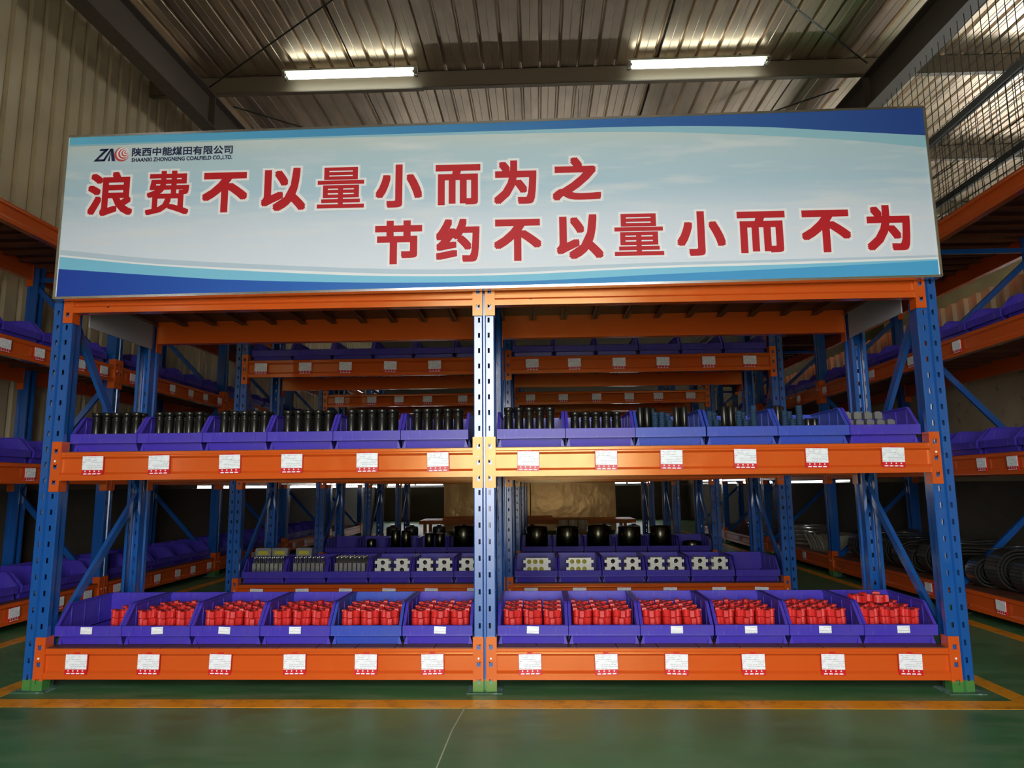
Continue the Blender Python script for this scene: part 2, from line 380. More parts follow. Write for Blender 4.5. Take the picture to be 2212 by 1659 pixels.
struct('wall_back', b.mesh('wall_back', M['plaster']))
for i, (a, w) in enumerate(wx): window(3 + i, (a, YB + .1, .9), w, .40, 'x')
b = MB().box(XL, DOOR[0], YF - .2, YF, 0, 6.2).box(DOOR[1], XR, YF - .2, YF, 0, 6.2).box(DOOR[0], DOOR[1], YF - .2, YF, DOOR[2], 6.2)
struct('wall_front', b.mesh('wall_front', M['cladding']))
b = MB().box(DOOR[0], DOOR[0] + .08, YF - .05, YF + .03, 0, DOOR[2]).box(DOOR[1] - .08, DOOR[1], YF - .05, YF + .03, 0, DOOR[2]).box(DOOR[0], DOOR[1], YF - .05, YF + .03, DOOR[2] - .08, DOOR[2])
struct('door_1', b.mesh('door_frame', M['dark_bar']))

# ------------------------------------------------------------------ racks
PW, PD = .10, .085            # post face and depth
BH, BD = .134, .045
def post_mesh(h, side=1):
    b = MB(); e = .004
    fl_ = [[(e, 0), (.0218, 0)], [(.0318, 0), (.040, 0), (.046, .011), (.054, .011), (.060, 0), (.0682, 0)], [(.0782, 0), (PW - e, 0), (PW, e), (PW, .030), (PW - .008, .036), (PW - .008, PD), (PW - .025, PD)],
           [(.025, PD), (.008, PD), (.008, .036), (0, .030), (0, e), (e, 0)]]
    for p in fl_: b.sheet(p, 0, h)
    z = .02
    for x0 in (.0218, .0682):
        z = 0
        while z < h:
            z1 = min(h, z + .075 - .024); b.box(x0, x0 + .010, 0, .002, z, z1); z += .075
    return b.mesh('upright', M['blue'])
def beam_mesh(L):
    pr = [(BD, 0), (BD, BH), (-.001, BH), (-.001, BH - .012), (-.004, BH - .016), (-.0045, BH - .022), (.007, BH - .032), (.007, .038), (-.0045, .027), (-.0045, 0)]
    return MB().prism(pr, 'x', 0, L).mesh('beam', M['orange'])
def connector_mesh(sgn):
    # plate on the post face with key holes, and the flange that takes the beam end; sgn +1: beam lies to +x
    b = MB(); z0, z1 = -.052, BH + .052; w = .044; X = lambda a: a * sgn
    def bx(a, c, y0, y1, p, q, m=0): b.box(min(X(a), X(c)), max(X(a), X(c)), y0, y1, p, q, m)
    hz = [-.008, .067, .142]; hw, hh = .017, .023
    mid = -.022
    bx(-w, mid - hw / 2, -.008, -.003, z0, z1); bx(mid + hw / 2, 0, -.008, -.003, z0, z1)
    zz = [z0] + [v for c in hz for v in (c - hh / 2, c + hh / 2)] + [z1]
    for i in range(0, len(zz), 2): bx(mid - hw / 2, mid + hw / 2, -.008, -.003, zz[i], zz[i + 1])
    for c in hz: bx(mid - .004, mid + .004, -.0078, -.004, c + hh / 2 - .004, c + hh / 2 + .003)
    bx(0, .004, -.008, .050, z0, z1)
    b.lathe([(.0045, 0), (.0045, .004)], 8, 1, (X(mid), -.0115, .067 + .026), 'y')
    return b.mesh('connector', [M['orange'], M['white']])
CONN = {1: connector_mesh(1), -1: connector_mesh(-1)}
def panel_mesh(w, d):
    b = MB().box(.002, w - .002, .0, d, 0, .004)
    b.box(.002, .006, .052, d - .052, -.032, 0).box(w - .006, w - .002, .052, d - .052, -.032, 0).box(.006, .018, .052, d - .052, -.032, -.029).box(w - .018, w - .006, .052, d - .052, -.032, -.029)
    return b.mesh('shelf_panel', M['deck'])
CACHE = {}
def cached(k, f):
    if k not in CACHE: CACHE[k] = f()
    return CACHE[k]
def rack(label, loc, rotz, posts, depth, levels, h, panels=True, group=None, plates=False, name='pallet_rack', bowed=0):
    r = thing(name, label, 'rack', loc, rotz, group)
    up = cached(('post', h), lambda: post_mesh(h))
    for i, x in enumerate(posts):
        link('upright', up, r, (x, 0, 0)); link('upright', up, r, (x + PW, depth, 0), (0, 0, PI))
        fp = cached('foot', lambda: MB().box(-.03, .13, -.03, .10, 0, .005).box(.005, .095, .06, .085, .005, .03).mesh('foot_plate', M['foot']))
        link('foot_plate', fp, r, (x, 0, 0)); link('foot_plate', fp, r, (x + PW, depth, 0), (0, 0, PI))
        xc = x + PW / 2; y0, y1 = .06, depth - .06; zs = [.16, .90, 1.84] + ([2.65] if h > 2.7 else [h - .1])
        segs = [(y0, .16, y1, .88), (y1, .93, y0, 1.80)] + ([(y0, 1.9, y1, 2.6)] if h > 2.7 else [])
        for a, p, c, q in segs: link('brace', MB().bar((xc, a, p), (xc, c, q), .022, .042).mesh('brace', M['blue']), r)
        for z in (.1, h - .12): link('brace', MB().bar((xc, y0, z), (xc, y1, z), .022, .036).mesh('brace', M['blue']), r)
    for x0, x1 in zip(posts, posts[1:]):
        a = x0 + PW; L = x1 - a
        for z in levels:
            bm_ = cached(('beam', round(L, 3)), lambda: beam_mesh(L))
            for back in (0, 1):
                o = link('beam', bm_, r, (a, 0, z) if not back else (a + L, depth, z), (0, 0, PI * back))
                link('connector', CONN[1], o, (0, 0, 0)); link('connector', CONN[-1], o, (L, 0, 0))
            if panels:
                n = 11; w = L / n; pm = cached(('panel', round(w, 4), depth), lambda: panel_mesh(w, depth - .01))
                for i in range(n): link('shelf_panel', pm, r, (a + i * w, .005, z + BH))
            if plates and z == levels[-1]:
                for xx in (a + .012, x1 - .018): pass
    return r
LV = [.0546, .9613, 1.7856]; DEP = .812
POSTS = [0, 2.093, 4.2]
DZ = [z + BH + .0052 for z in LV]
fr = rack('blue and orange storage rack in front carrying the slogan board', (0, 0, 0), 0, POSTS, DEP, LV, 2.45, plates=True)
for x in (.104, 4.19): link('end_plate', MB().box(x, x + .006, .12, .70, 1.74, 1.9).mesh('end_plate', M['pale_plate']), fr)
rack('second storage rack, directly behind the front one', (0, 2.1, 0), 0, POSTS, DEP, LV, 2.4)
rack('third storage rack back, bearing glossy black tubes low down', (0, 4.22, 0), 0, POSTS, DEP, LV, 2.4)
rack('fourth storage rack back, bearing three beige cartons', (0, 6.34, 0), 0, POSTS, DEP, LV, 2.4)
rack('fifth and rearmost storage rack before the orange bench', (0, 8.46, 0), 0, POSTS, DEP, LV[1:], 2.4)
LS = LV + [2.655]
LP = [0, 2.04, 4.03, 6.1, 8.15, 10.2]            # posts of the left aisle rack, from y=.15
rack('long four-level rack along the cream left wall', (-1.05, .17, 0), PI / 2, LP, .8, LS, 2.785)
RP = [0, 2.05, 4.1, 6.15, 8.2, 10.25]
RY = 10.25                                        # right rack: local x runs towards the camera
rack('long four-level rack along the right aisle under wire mesh', (5.33, RY, 0), -PI / 2, RP, .9, LS, 2.785)

# ------------------------------------------------------------------ storage bins
BW, BHT, BDP = .325, .178, .43
def bin_mesh(m):
    b = MB(); w, h, d = BW, BHT, BDP; t = .004; zl = .045
    b.box(.022, w - .022, .030, d - .01, 0, t)
    b.add([(.024, .028, 0), (w - .024, .028, 0), (w - .016, .020, zl), (.016, .020, zl), (.024, .033, 0), (w - .024, .033, 0), (w - .016, .025, zl), (.016, .025, zl)],
          [(0, 1, 2, 3), (7, 6, 5, 4), (0, 4, 5, 1), (1, 5, 6, 2), (2, 6, 7, 3), (3, 7, 4, 0)])
    for s in (0, 1):
        X = (lambda a: a) if s == 0 else (lambda a: w - a)
        lo, hi = sorted((X(.016), X(.020))); b.box(lo, hi, .025, d, 0, zl)
        lo, hi = sorted((X(0), X(.020))); b.box(lo, hi, .002, d, zl - .003, zl)
        pr = [(.002, zl), (.002, .088), (.075, h - .012), (.088, h), (d, h), (d, zl)]
        lo, hi = sorted((X(.003), X(.007))); b.prism(pr, 'x', lo, hi)
        lo, hi = sorted((X(0), X(.013)))                                  # rolled rim
        rim = [(.0, .082), (.078, h - .008), (.094, h + .001), (d + .002, h + .001)]
        for (y0, z0), (y1, z1) in zip(rim, rim[1:]): b.prism([(y0, z0), (y1, z1), (y1, z1 - .007), (y0, z0 - .007)] if y0 != .0 else [(y0, z0), (y1, z1), (y1 + .005, z1 - .007), (y0 + .01, z0 - .004)], 'x', lo, hi)
        for y in (.10, .20, .32):
            lo, hi = sorted((X(.007), X(.0095))); b.box(lo, hi, y, y + .006, t, h - .012)
        b.prism([(X(.002), 0), (X(.022), 0), (X(.016), zl)], 'y', .022, .026)
        b.prism([(X(.002), 0), (X(.004), 0), (X(.006), zl), (X(.002), zl)], 'y', .10, .104)
    b.box(.004, w - .004, d - t, d, 0, h)
    b.box(.0, w, d - .002, d + .006, h - .010, h)
    for x in (w / 3, 2 * w / 3): b.box(x, x + .004, d - t - .003, d - t, t, h - .01)
    return b.mesh('storage_bin', m)
def lip_mesh(m):
    b = MB(); w = BW
    b.add([(0, .0, .045), (w, .0, .045), (w, -.003, .086), (0, -.003, .086), (0, .005, .045), (w, .005, .045), (w, .004, .088), (0, .004, .088)],
          [(0, 1, 2, 3), (7, 6, 5, 4), (0, 4, 5, 1), (1, 5, 6, 2), (2, 6, 7, 3), (3, 7, 4, 0)])
    b.box(0, w, -.0008, .004, .042, .047)
    b.box(.0, w, -.001, .022, .0405, .043)
    b.box(.055, .058, -.0042, 0, .05, .082); b.box(w - .058, w - .055, -.0042, 0, .05, .082)
    return b.mesh('front_lip', m)
BIN = {c: (bin_mesh(M[c]), lip_mesh(M[c])) for c in ('bin', 'bin_glare')}
STK = MB().box(-.0275, .0275, -.0065, -.0045, -.016, .016).mesh('sticker', M['white_card'])
def mk_bin(loc, rotz, label, group, color='bin', sticker=None, sx=1, name='storage_bin'):
    o = link(name, BIN[color][0], None, loc, (0, 0, rotz), (sx, 1, 1)); tag(o, label, 'bin', group)
    link('front_lip', BIN[color][1], o)
    if sticker is not None: link('sticker', STK, o, (sticker / sx, 0, .067), (0, random.uniform(-.06, .06), 0), (1 / sx, 1, 1))
    return o
# front rack, bottom and middle shelf
B0 = [.105, .427, .757, 1.088, 1.42, 1.757, 2.198, 2.526, 2.854, 3.193, 3.528, 3.862]
B1 = [.105, .440, .764, 1.084, 1.407, 1.737, 2.200, 2.530, 2.862, 3.200, 3.533, 3.868]
STX = {0: .26, 1: .6, 2: .92, 3: 1.254, 5: 1.932, 6: 2.361, 8: 3.018, 9: 3.353, 10: 3.685, 11: 4.033}
pos = lambda i: ('%s bin of the %s bay' % (ORD[i % 6], 'left' if i < 6 else 'right'))
FIT = lambda B, i: min(1.02, (B[i + 1] - B[i] - .003) / BW) if i not in (5, 11) else 1.0
for i, x in enumerate(B0):
    st = (STX[i] - x) if i in STX else None
    mk_bin((x, .05, DZ[0]), 0, ('violet' if i != 4 else 'glare-tinted') + ' bin of red coupling spiders, %s on the front rack bottom shelf' % pos(i).replace(' bin of the', ' in').replace(' bay', ' bay'),
           'bins on the front rack bottom shelf', 'bin_glare' if i == 4 else 'bin', st, FIT(B0, i))
CONT = ['black headed pins'] * 8 + ['black and blued rods'] * 3 + ['stacked square nuts']
for i, x in enumerate(B1):
    mk_bin((x, .05, DZ[1]), 0, '%s bin of %s, %s in %s bay, front rack middle shelf' % ('blue' if i in (8, 9, 10) else 'violet', CONT[i], ORD[i % 6], 'left' if i < 6 else 'right'),
           'bins on the front rack middle shelf', 'bin_glare' if i in (8, 9, 10) else 'bin', None, FIT(B1, i))

# ------------------------------------------------------------------ red coupling spiders
def pad_mesh(raised, h=.0325, k=1.0):
    # dusty star plate: two narrow square-ended lugs fore and aft, two wide rounded lugs at the sides
    q = [(.0095, -.0455), (.0095, -.034), (.014, -.026), (.021, -.0215), (.030, -.0235), (.037, -.020), (.0425, -.010), (.0435, 0)]
    half = q + [(x, -y) for x, y in q[-2::-1]]
    pts = [(x * k, y * k) for x, y in half + [(-x, y) for x, y in half[::-1] if abs(x) > 1e-9]]
    clean = []
    for p in pts:
        if not clean or (abs(p[0] - clean[-1][0]) + abs(p[1] - clean[-1][1])) > 1e-6: clean.append(p)
    pts = clean; L = len(pts); e = .002; ri = .012; b = MB()
    inner = [(ri * math.cos(math.atan2(y, x)), ri * math.sin(math.atan2(y, x))) for x, y in pts]
    V = [(x * .97, y * .97, 0) for x, y in pts] + [(x, y, e) for x, y in pts] + [(x, y, h - e) for x, y in pts] + [(x * .95, y * .95, h) for x, y in pts] + [(x, y, h) for x, y in inner] + [(x, y, 0) for x, y in inner]
    F = []
    for i in range(L):
        j = (i + 1) % L
        for a, c in ((0, 1), (1, 2), (2, 3), (3, 4), (4, 5), (5, 0)): F.append((a * L + i, a * L + j, c * L + j, c * L + i))
    b.add(V, F)
    for s_ in (-1, 1): b.box(-.0085 * k, .0085 * k, s_ * .0475 * k if s_ < 0 else .034 * k, -.034 * k if s_ < 0 else .0475 * k, .003, h - .003)
    if raised:
        for s_, t in ((1, .010), (-1, .003)):
            prof = [(-.018, h - .004), (.018, h - .004), (.016, h + t * .6), (.009, h + t), (-.009, h + t), (-.016, h + t * .6)]
            b.prism(prof, 'x', min(s_ * .024, s_ * .0425) * k, max(s_ * .024, s_ * .0425) * k)
    return b.mesh('coupling_spider', M['red_rubber'])
HID = []
PAD = [pad_mesh(False), pad_mesh(True)]
def pad(x, y, z, rot, lab, g, tilt=0, top=True):
    tag(link('coupling_spider', PAD[1 if top else 0], None, (x, y, z), (tilt, 0, rot)), lab, 'coupling part', g)
for i, x in enumerate(B0):
    base = DZ[0] + .0055
    cols = [.068, .1625, .257]
    if i == 0: cols = [.245]
    if i == 1: cols = [.068, .160, .252]
    if i in (10, 11): cols = [.066, .158, .250]
    rows = [.100, .200, .300] if i else [.12, .215, .31]
    turn = random.uniform(-.1, .1) + (.02 * (6 - i))
    for ri, y in enumerate(rows):
        nl = 4
        for li in range(nl):
            for ci, cx in enumerate(cols):
                rot = turn + random.uniform(-.09, .09) + (PI if i > 6 and li == nl - 1 else 0)
                X, Y, Z = x + cx + random.uniform(-.002, .002), .05 + y, base + li * (.0345 + .0008 * ri)
                if li < nl - 2:                                           # the buried layers nobody could count
                    HID.append((X, Y, Z, rot)); continue
                side = 'only' if len(cols) == 1 else ['left', 'middle', 'right'][ci]
                pad(X, Y, Z, rot, 'red coupling spider, %s layer of %s row, %s one, %s bin of %s bay' % (['lower', 'top'][li - nl + 2], ['front', 'second', 'rear'][ri], side, ORD[i % 6], 'left' if i < 6 else 'right'), 'red coupling spiders in the bottom bins', 0, li == nl - 1)
    if i == 11:
        for k, (cx, y) in enumerate(((.055, .2), (.150, .2))):
            pad(x + cx + .01, .05 + y, base + 4 * .0345 + .0125, .3 + k, 'red coupling spider heaped on top, %s one, last bin of right bay' % ['left', 'right'][k], 'red coupling spiders in the bottom bins')
hb = MB(); pv = [tuple(v.co) for v in PAD[0].vertices]; pf = [tuple(p.vertices) for p in PAD[0].polygons]
for X, Y, Z, rot in HID:
    c_, s_ = math.cos(rot), math.sin(rot); hb.add([(X + a * c_ - b_ * s_, Y + a * s_ + b_ * c_, Z + q) for a, b_, q in pv], pf)
tag(link('buried_coupling_spiders', hb.mesh('buried_coupling_spiders', M['red_rubber'])), 'buried lower layers of red coupling spiders filling the bottom bins', 'coupling parts', None, 'stuff')
# ------------------------------------------------------------------ pins, rods and nuts on the middle shelf
def pin_mesh(h):
    return MB().lathe([(.0195, 0), (.0205, .003), (.0205, h - .044), (.0185, h - .041), (.0185, h - .036), (.0205, h - .034), (.0205, h - .028), (.018, h - .026), (.018, h - .022), (.0238, h - .020), (.0242, h - .006), (.022, h - .001), (.019, h)], 20).mesh('headed_pin', M['black_steel'])
PINS = {a: pin_mesh(a) for a in (.198, .172)}
def rod_mesh(h, thread):
    pr = [(.014, 0)]
    z = .004
    while thread and z < h - .01: pr += [(.0165, z), (.0135, z + .006)]; z += .0085
    pr += [(.0165, h - .004), (.014, h)]
    return MB().lathe(pr, 14, 0, smooth=not thread).mesh('threaded_rod' if thread else 'plain_rod', M['blue_steel'] if thread else M['black_steel'])
RODS = {(a, t): rod_mesh(a, t) for a in (.125, .165, .19) for t in (True, False)}
for i, x in enumerate(B1):
    z = DZ[1] + .005; bay = 'left' if i < 6 else 'right'
    if i < 8:
        h = .172 if i == 7 else .198
        off = [.03, .02, .03, .035, .035, .035, .03, .03][i]
        for r_, y in enumerate((.115, .168)):
            for k in range(5):
                tag(link('headed_pin', PINS[h], None, (x + off + .022 + k * .0515, .05 + y, z)), '%s black headed pin of %s row, %s bin of %s bay, middle shelf' % (ORD[k], ['front', 'second'][r_], ORD[i % 6], bay), 'pin', 'headed pins on the middle shelf')
    elif i < 11:
        n = 7 if i < 10 else 6
        for r_, y in enumerate((.11, .16)):
            for k in range(n):
                th = (k * 7 + r_ * 3 + i) % 5 not in (0, 3); hh = [.125, .165, .165, .19][(k * 3 + r_ + i) % 4] - (0 if i < 10 else 0)
                if not th: hh = .19
                if i == 10 and k > 3: hh = .125
                tag(link('threaded_rod' if th else 'plain_rod', RODS[(hh, th)], None, (x + .04 + k * .036, .05 + y + (k % 2) * .012, z)),
                    '%s of %s row, %s %s, %s bin of right bay middle shelf' % (ORD[k], ['front', 'second'][r_], 'blued' if th else 'black', 'threaded rod' if th else 'plain rod', ORD[i % 6]), 'rod', 'rods on the middle shelf')
    else:
        nm = cached('nut', lambda: MB().prism([(.0155 * math.cos(PI / 8 + k * PI / 4) * 1.12, .0155 * math.sin(PI / 8 + k * PI / 4) * 1.12) for k in range(8)], 'z', .001, .034).box(-.0178, .0178, -.0168, .0168, .003, .032).box(-.012, .012, -.012, .012, .0, .0382).mesh('square_nut', M['nut']))
        for l in range(4):
            for k in range(5 if l < 3 else 4):
                tag(link('square_nut', nm, None, (x + .045 + k * .050 - (.008 if l == 3 else 0), .05 + .12, z + l * .0388)), 'grey square nut in column %s, %s from bottom, last bin of middle shelf' % (['one', 'two', 'three', 'four', 'five'][k], ORD[l]), 'nut', 'square nuts on the middle shelf')

# ------------------------------------------------------------------ stock cards on magnetic red holders
HM = MB().box(-.052, .052, -.004, 0, -.050, .042).box(-.052, .052, -.0055, -.004, -.050, -.026).box(-.012, .012, -.004, 0, .042, .047).mesh('stock_card', M['red_plastic'])
CM = MB().box(-.050, .050, -.0068, -.0042, -.026, .040).mesh('card', M['white_card'])
mk = MB()
for k in range(4):
    xx = -.034 + k * .0225
    mk.box(xx - .003, xx + .001, -.0062, -.0054, -.036, -.029); mk.box(xx - .001, xx + .003, -.0062, -.0054, -.034, -.031)
    mk.prism([(xx - .009, -.0465), (xx + .008, -.0465), (xx + .009, -.0435), (xx + .004, -.0415), (xx - .004, -.0415), (xx - .009, -.0435)], 'y', -.0062, -.0054)
KM = mk.mesh('symbols', M['white'])
def card(p, rotz, label, group, sc=1.0):
    o = link('stock_card', HM, None, p, (0, random.uniform(-.03, .03), rotz), (sc, 1, sc)); tag(o, label, 'label', group)
    link('card', CM, o); link('symbols', KM, o)
yf = -.0042
C0 = [.258, .597, .931, 1.275, 1.602, 1.906, 2.347, 2.689, 3.001, 3.34, 3.688, 4.025]
C1 = [.264, .587, .93, 1.229, 1.589, 1.925, 2.35, 2.714, 3.016, 3.355, 3.682, 4.028]
for cs, z, nm in ((C0, LV[0] + .072, 'bottom'), (C1, LV[1] + .075, 'middle')):
    for i, x in enumerate(cs): card((x, yf, z), 0, '%s white stock card along the front rack %s beam, counting from its left end' % (ORD[i], nm), 'stock cards on the front rack %s beam' % nm)
C2 = [.209, .565, .886, 1.243, 1.594, 2.36, 2.69, 3.036, 3.375, 3.727, 4.042]
for i, x in enumerate(C2): card((x, 2.1 + yf, LV[2] + .072), 0, '%s stock card along the top beam of the second rack, counting from its left' % ORD[i], 'stock cards on the second rack')
C3 = [.237, .592, .891, 1.204, 1.586, 2.322, 2.676, 3.033, 3.385, 3.695, 4.04]
for i, x in enumerate(C3): card((x, 4.22 + yf, LV[2] + .068), 0, '%s stock card along the top beam of the third rack, counting from its left' % ORD[i], 'stock cards on the third rack')
C4 = [.25, .6, .93, 1.26, 1.58, 1.9, 2.33, 2.69, 3.02, 3.36, 3.72, 4.03]
for i, x in enumerate(C4): card((x, 2.1 + yf, LV[0] + .068), 0, '%s stock card along the bottom beam of the second rack, counting from its left' % ORD[i], 'stock cards on the second rack bottom beam')
for ys, z, nm in (([1.02, 1.335, 1.78, 2.06, 2.466, 3.112, 3.467, 3.778, 4.1, 4.6, 5.1, 5.6], LS[2] + .066, 'third'), ([.98, 1.347, 1.7], LS[1] + .066, 'second'), ([1.314, 1.75, 2.07, 2.442, 3.053, 3.412, 3.71, 4.055, 4.7, 5.2, 5.7, 6.6, 7.1, 7.6], LS[0] + .066, 'lowest')):
    for i, y in enumerate(ys): card((-1.05 - yf, y, z), PI / 2, '%s stock card from the near end on the %s beam of the left rack' % (ORD[i], nm), 'stock cards on the left rack %s beam' % nm, .95)
for ys, z, nm in (([1.6, 2.207, 2.861, 3.883, 4.6, 5.3], LS[2] + .066, 'third'), ([1.156, 1.461, 1.85], LS[1] + .072, 'second'), ([1.415, 2.252, 3.0, 4.75, 5.6, 6.6, 7.3], LS[0] + .075, 'lowest')):
    for i, y in enumerate(ys): card((5.33 + yf, y, z), -PI / 2, '%s stock card from the near end on the %s beam of the right rack' % (ORD[i], nm), 'stock cards on the right rack %s beam' % nm, .95)

# ------------------------------------------------------------------ second rack goods
Y2 = 2.15
BX2 = [.106, .43, .757, 1.085, 1.415, 1.745, 2.205, 2.536, 2.868, 3.20, 3.532, 3.866]
W2 = ['bagged bolts', 'bagged bolts', 'upright bolts', 'silver clamp blocks', 'silver clamp blocks', 'silver clamp blocks', 'long yellow plugged blocks', 'long yellow plugged blocks', 'silver clamp blocks', 'silver clamp blocks', 'silver clamp blocks', None]
for i, x in enumerate(BX2):
    lab = 'violet bin of %s, %s of %s bay, second rack bottom shelf' % (W2[i], ORD[i % 6], 'left' if i < 6 else 'right') if W2[i] else 'empty violet bin at the right end of the second rack bottom shelf'
    mk_bin((x, Y2, DZ[0]), 0, lab, 'bins on the second rack bottom shelf')
def block_mesh(kind):
    b = MB(); w, h, d = (.125, .0545, .07) if kind == 'clamp' else (.21, .0545, .06)
    q = .018
    poly = [(-w / 2 + q, 0), (w / 2 - q, 0), (w / 2 - q, .016), (w / 2, .016), (w / 2, h - .016), (w / 2 - q, h - .016), (w / 2 - q, h), (-w / 2 + q, h), (-w / 2 + q, h - .016), (-w / 2, h - .016), (-w / 2, .016), (-w / 2 + q, .016)]
    b.prism(poly, 'y', 0, d); return b.mesh('clamp_block' if kind == 'clamp' else 'manifold_block', M['alu'])
BC, BL = block_mesh('clamp'), block_mesh('long')
RING = MB().lathe([(.0185, 0), (.0185, -.004), (.0155, -.004), (.0155, 0)], 16, 0, axis='y').lathe([(.0153, -.001), (.0145, -.003), (.0, -.003)], 16, 1, axis='y').mesh('bore', [M['zinc'], M['black_steel']])
PLUG = MB().lathe([(.017, .002), (.017, -.003), (.014, -.005), (.0, -.005)], 14, axis='y').mesh('plug', M['yellow_plug'])
BOLT = MB().lathe([(.0065, .13), (.0065, .168), (.0095, .169), (.0095, .181), (.007, .185)], 8).box(-.0135, .0135, -.0135, .0135, 0, .135).mesh('bolt', M['zinc'])
for i, x in enumerate(BX2):
    z = DZ[0] + .005; bay = 'left' if i < 6 else 'right'
    if W2[i] == 'silver clamp blocks':
        for l in range(3):
            for k in range(2):
                o = tag(link('clamp_block', BC, None, (x + .09 + k * .15, Y2 + .10, z + l * .0552)), 'silver clamp block, %s %s, %s bin of %s bay, second rack' % (['lowest', 'middle', 'upper'][l], ['left', 'right'][k], ORD[i % 6], bay), 'metal block', 'silver clamp blocks in the second rack bins')
                link('bore', RING, o, (0, -.0005, .027))
    elif W2[i] == 'long yellow plugged blocks':
        for l in range(3):
            o = tag(link('manifold_block', BL, None, (x + .17, Y2 + .10 + .0 * l, z + l * .0552)), '%s long silver block with yellow plugs, %s bin of right bay, second rack' % (['lowest', 'middle', 'upper'][l], ORD[i % 6]), 'metal block', 'plugged blocks in the second rack bins')
            for k in range(3): link('plug', PLUG, o, (-.06 + k * .047, -.0005, .027))
    elif W2[i]:
        for r_ in range(2 if W2[i] == 'bagged bolts' else 4):
            for k in range(7):
                tag(link('bolt', BOLT, None, (x + .058 + k * .035, Y2 + .10 + r_ * .04, z)), '%s silver bolt of %s row, %s bin of left bay, second rack' % (ORD[k], ORD[r_], ORD[i]), 'bolt', 'silver bolts in the second rack bins')
        if W2[i] == 'bagged bolts':
            bg_ = cached('bag', lambda: MB().prism([(0, 0), (.12, 0), (.125, .05), (.118, .062), (.004, .062), (-.003, .05)], 'y', 0, .05).mesh('plastic_bag', M['clear_bag']))
            lb_ = cached('baglab', lambda: MB().box(.02, .10, -.003, -.0005, .012, .04).mesh('paper_slip', M['yellow_plug']))
            for k in range(2 if i == 0 else 1):
                o = tag(link('plastic_bag', bg_, None, (x + .05 + k * .132, Y2 + .13, z + .187)), '%s dusty plastic parts bag in the %s bin of the second rack' % (['left-hand', 'right-hand'][k], ORD[i]), 'bag', 'plastic bags in the second rack bins')
                link('paper_slip', lb_, o)
for i, x in enumerate(BX2):
    mk_bin((x, Y2, DZ[2]), 0, 'dark violet bin overhead, %s of %s bay on the second rack top shelf' % (ORD[i % 6], 'left' if i < 6 else 'right'), 'bins on the second rack top shelf')
# third rack: glossy black tubes standing in bins
Y3 = 4.27
for i, x in enumerate(BX2):
    mk_bin((x, Y3, DZ[0]), 0, 'dim violet bin %s, %s of %s bay, third rack bottom shelf' % ('with black tube' if i else 'with little in it', ORD[i % 6], 'left' if i < 6 else 'right'), 'bins on the third rack bottom shelf')
def tube_mesh(r, h): return MB().lathe([(r, 0), (r, h - .012), (r - .006, h - .004), (r - .02, h), (r - .03, h), (r - .03, h - .03)], 28).mesh('black_tube', M['black_pipe'])
TB = [(.567, .05, .16), (.832, .05, .26), (.948, .052, .25), (1.2, .05, .22), (1.318, .05, .22), (1.577, .115, .29), (1.907, .115, .29), (2.368, .12, .28), (2.698, .12, .28), (3.03, .12, .29), (3.362, .12, .28), (3.694, .115, .28), (4.028, .10, .12)]
for k, (x, r, h) in enumerate(TB):
    tag(link('black_tube', tube_mesh(r, h), None, (x, Y3 + .16, DZ[0] + .0055)), '%s glossy black tube from the left, standing in a third rack bin' % ORD[k], 'tube', 'black tubes standing in the third rack bins')
for k in range(3):
    o = tag(link('carton', MB().box(0, .122, 0, .2, 0, .255).mesh('carton', M['carton']), None, (2.662 + k * .134, 6.42, DZ[0])), '%s of three small beige cartons on the fourth rack' % ['left', 'middle', 'right'][k], 'box', 'beige cartons on the fourth rack')
    link('tape', MB().box(.04, .08, -.001, .2, .2552, .2565).box(.04, .08, -.0015, -.0002, .14, .2555).mesh('tape', M['sack']), o)
for k in range(8):
    x = [.35, .62, 1.0, 1.35, 1.7, 2.3, 3.3, 3.7][k]
    tag(link('dark_canister', MB().lathe([(.09, 0), (.09, .15), (.08, .17), (.03, .18), (.03, .2)], 16).mesh('dark_canister', M['rubber']), None, (x, 6.6, DZ[0])), '%s dark canister from the left on the fourth rack bottom shelf' % ORD[k], 'canister', 'dark canisters on the fourth rack')

# ------------------------------------------------------------------ side racks goods
for lev, y0s, nm in ((0, (0, 1, 2, 3), 'lowest'), (1, (0, 1), 'second'), (2, (0, 1, 2, 3), 'third')):
    for bay in y0s:
        a = .17 + LP[bay] + PW; L = LP[bay + 1] - LP[bay] - PW
        for k in range(5):
            y = a + .03 + k * (L - .03) / 5
            mk_bin((-1.05 - .05, y, DZ[lev]), PI / 2, 'violet bin, %s in the %s bay from the near end, left rack %s shelf' % (ORD[k], ORD[bay], nm), 'bins on the left rack %s shelf' % nm, sx=1.08)
for lev, bays, nm in ((1, (0, 1), 'second'), (2, (0, 1, 2, 3), 'third')):
    for bay in bays:
        j = len(RP) - 2 - bay; a = RY - RP[j + 1]; L = RP[j + 1] - RP[j] - PW
        for k in range(5):
            y = a + .02 + (k + 1) * (L - .03) / 5
            mk_bin((5.33 + .05, y, DZ[lev]), -PI / 2, 'violet bin, %s in the %s bay from the near end, right rack %s shelf' % (ORD[k], ORD[bay], nm), 'bins on the right rack %s shelf' % nm, sx=1.08)
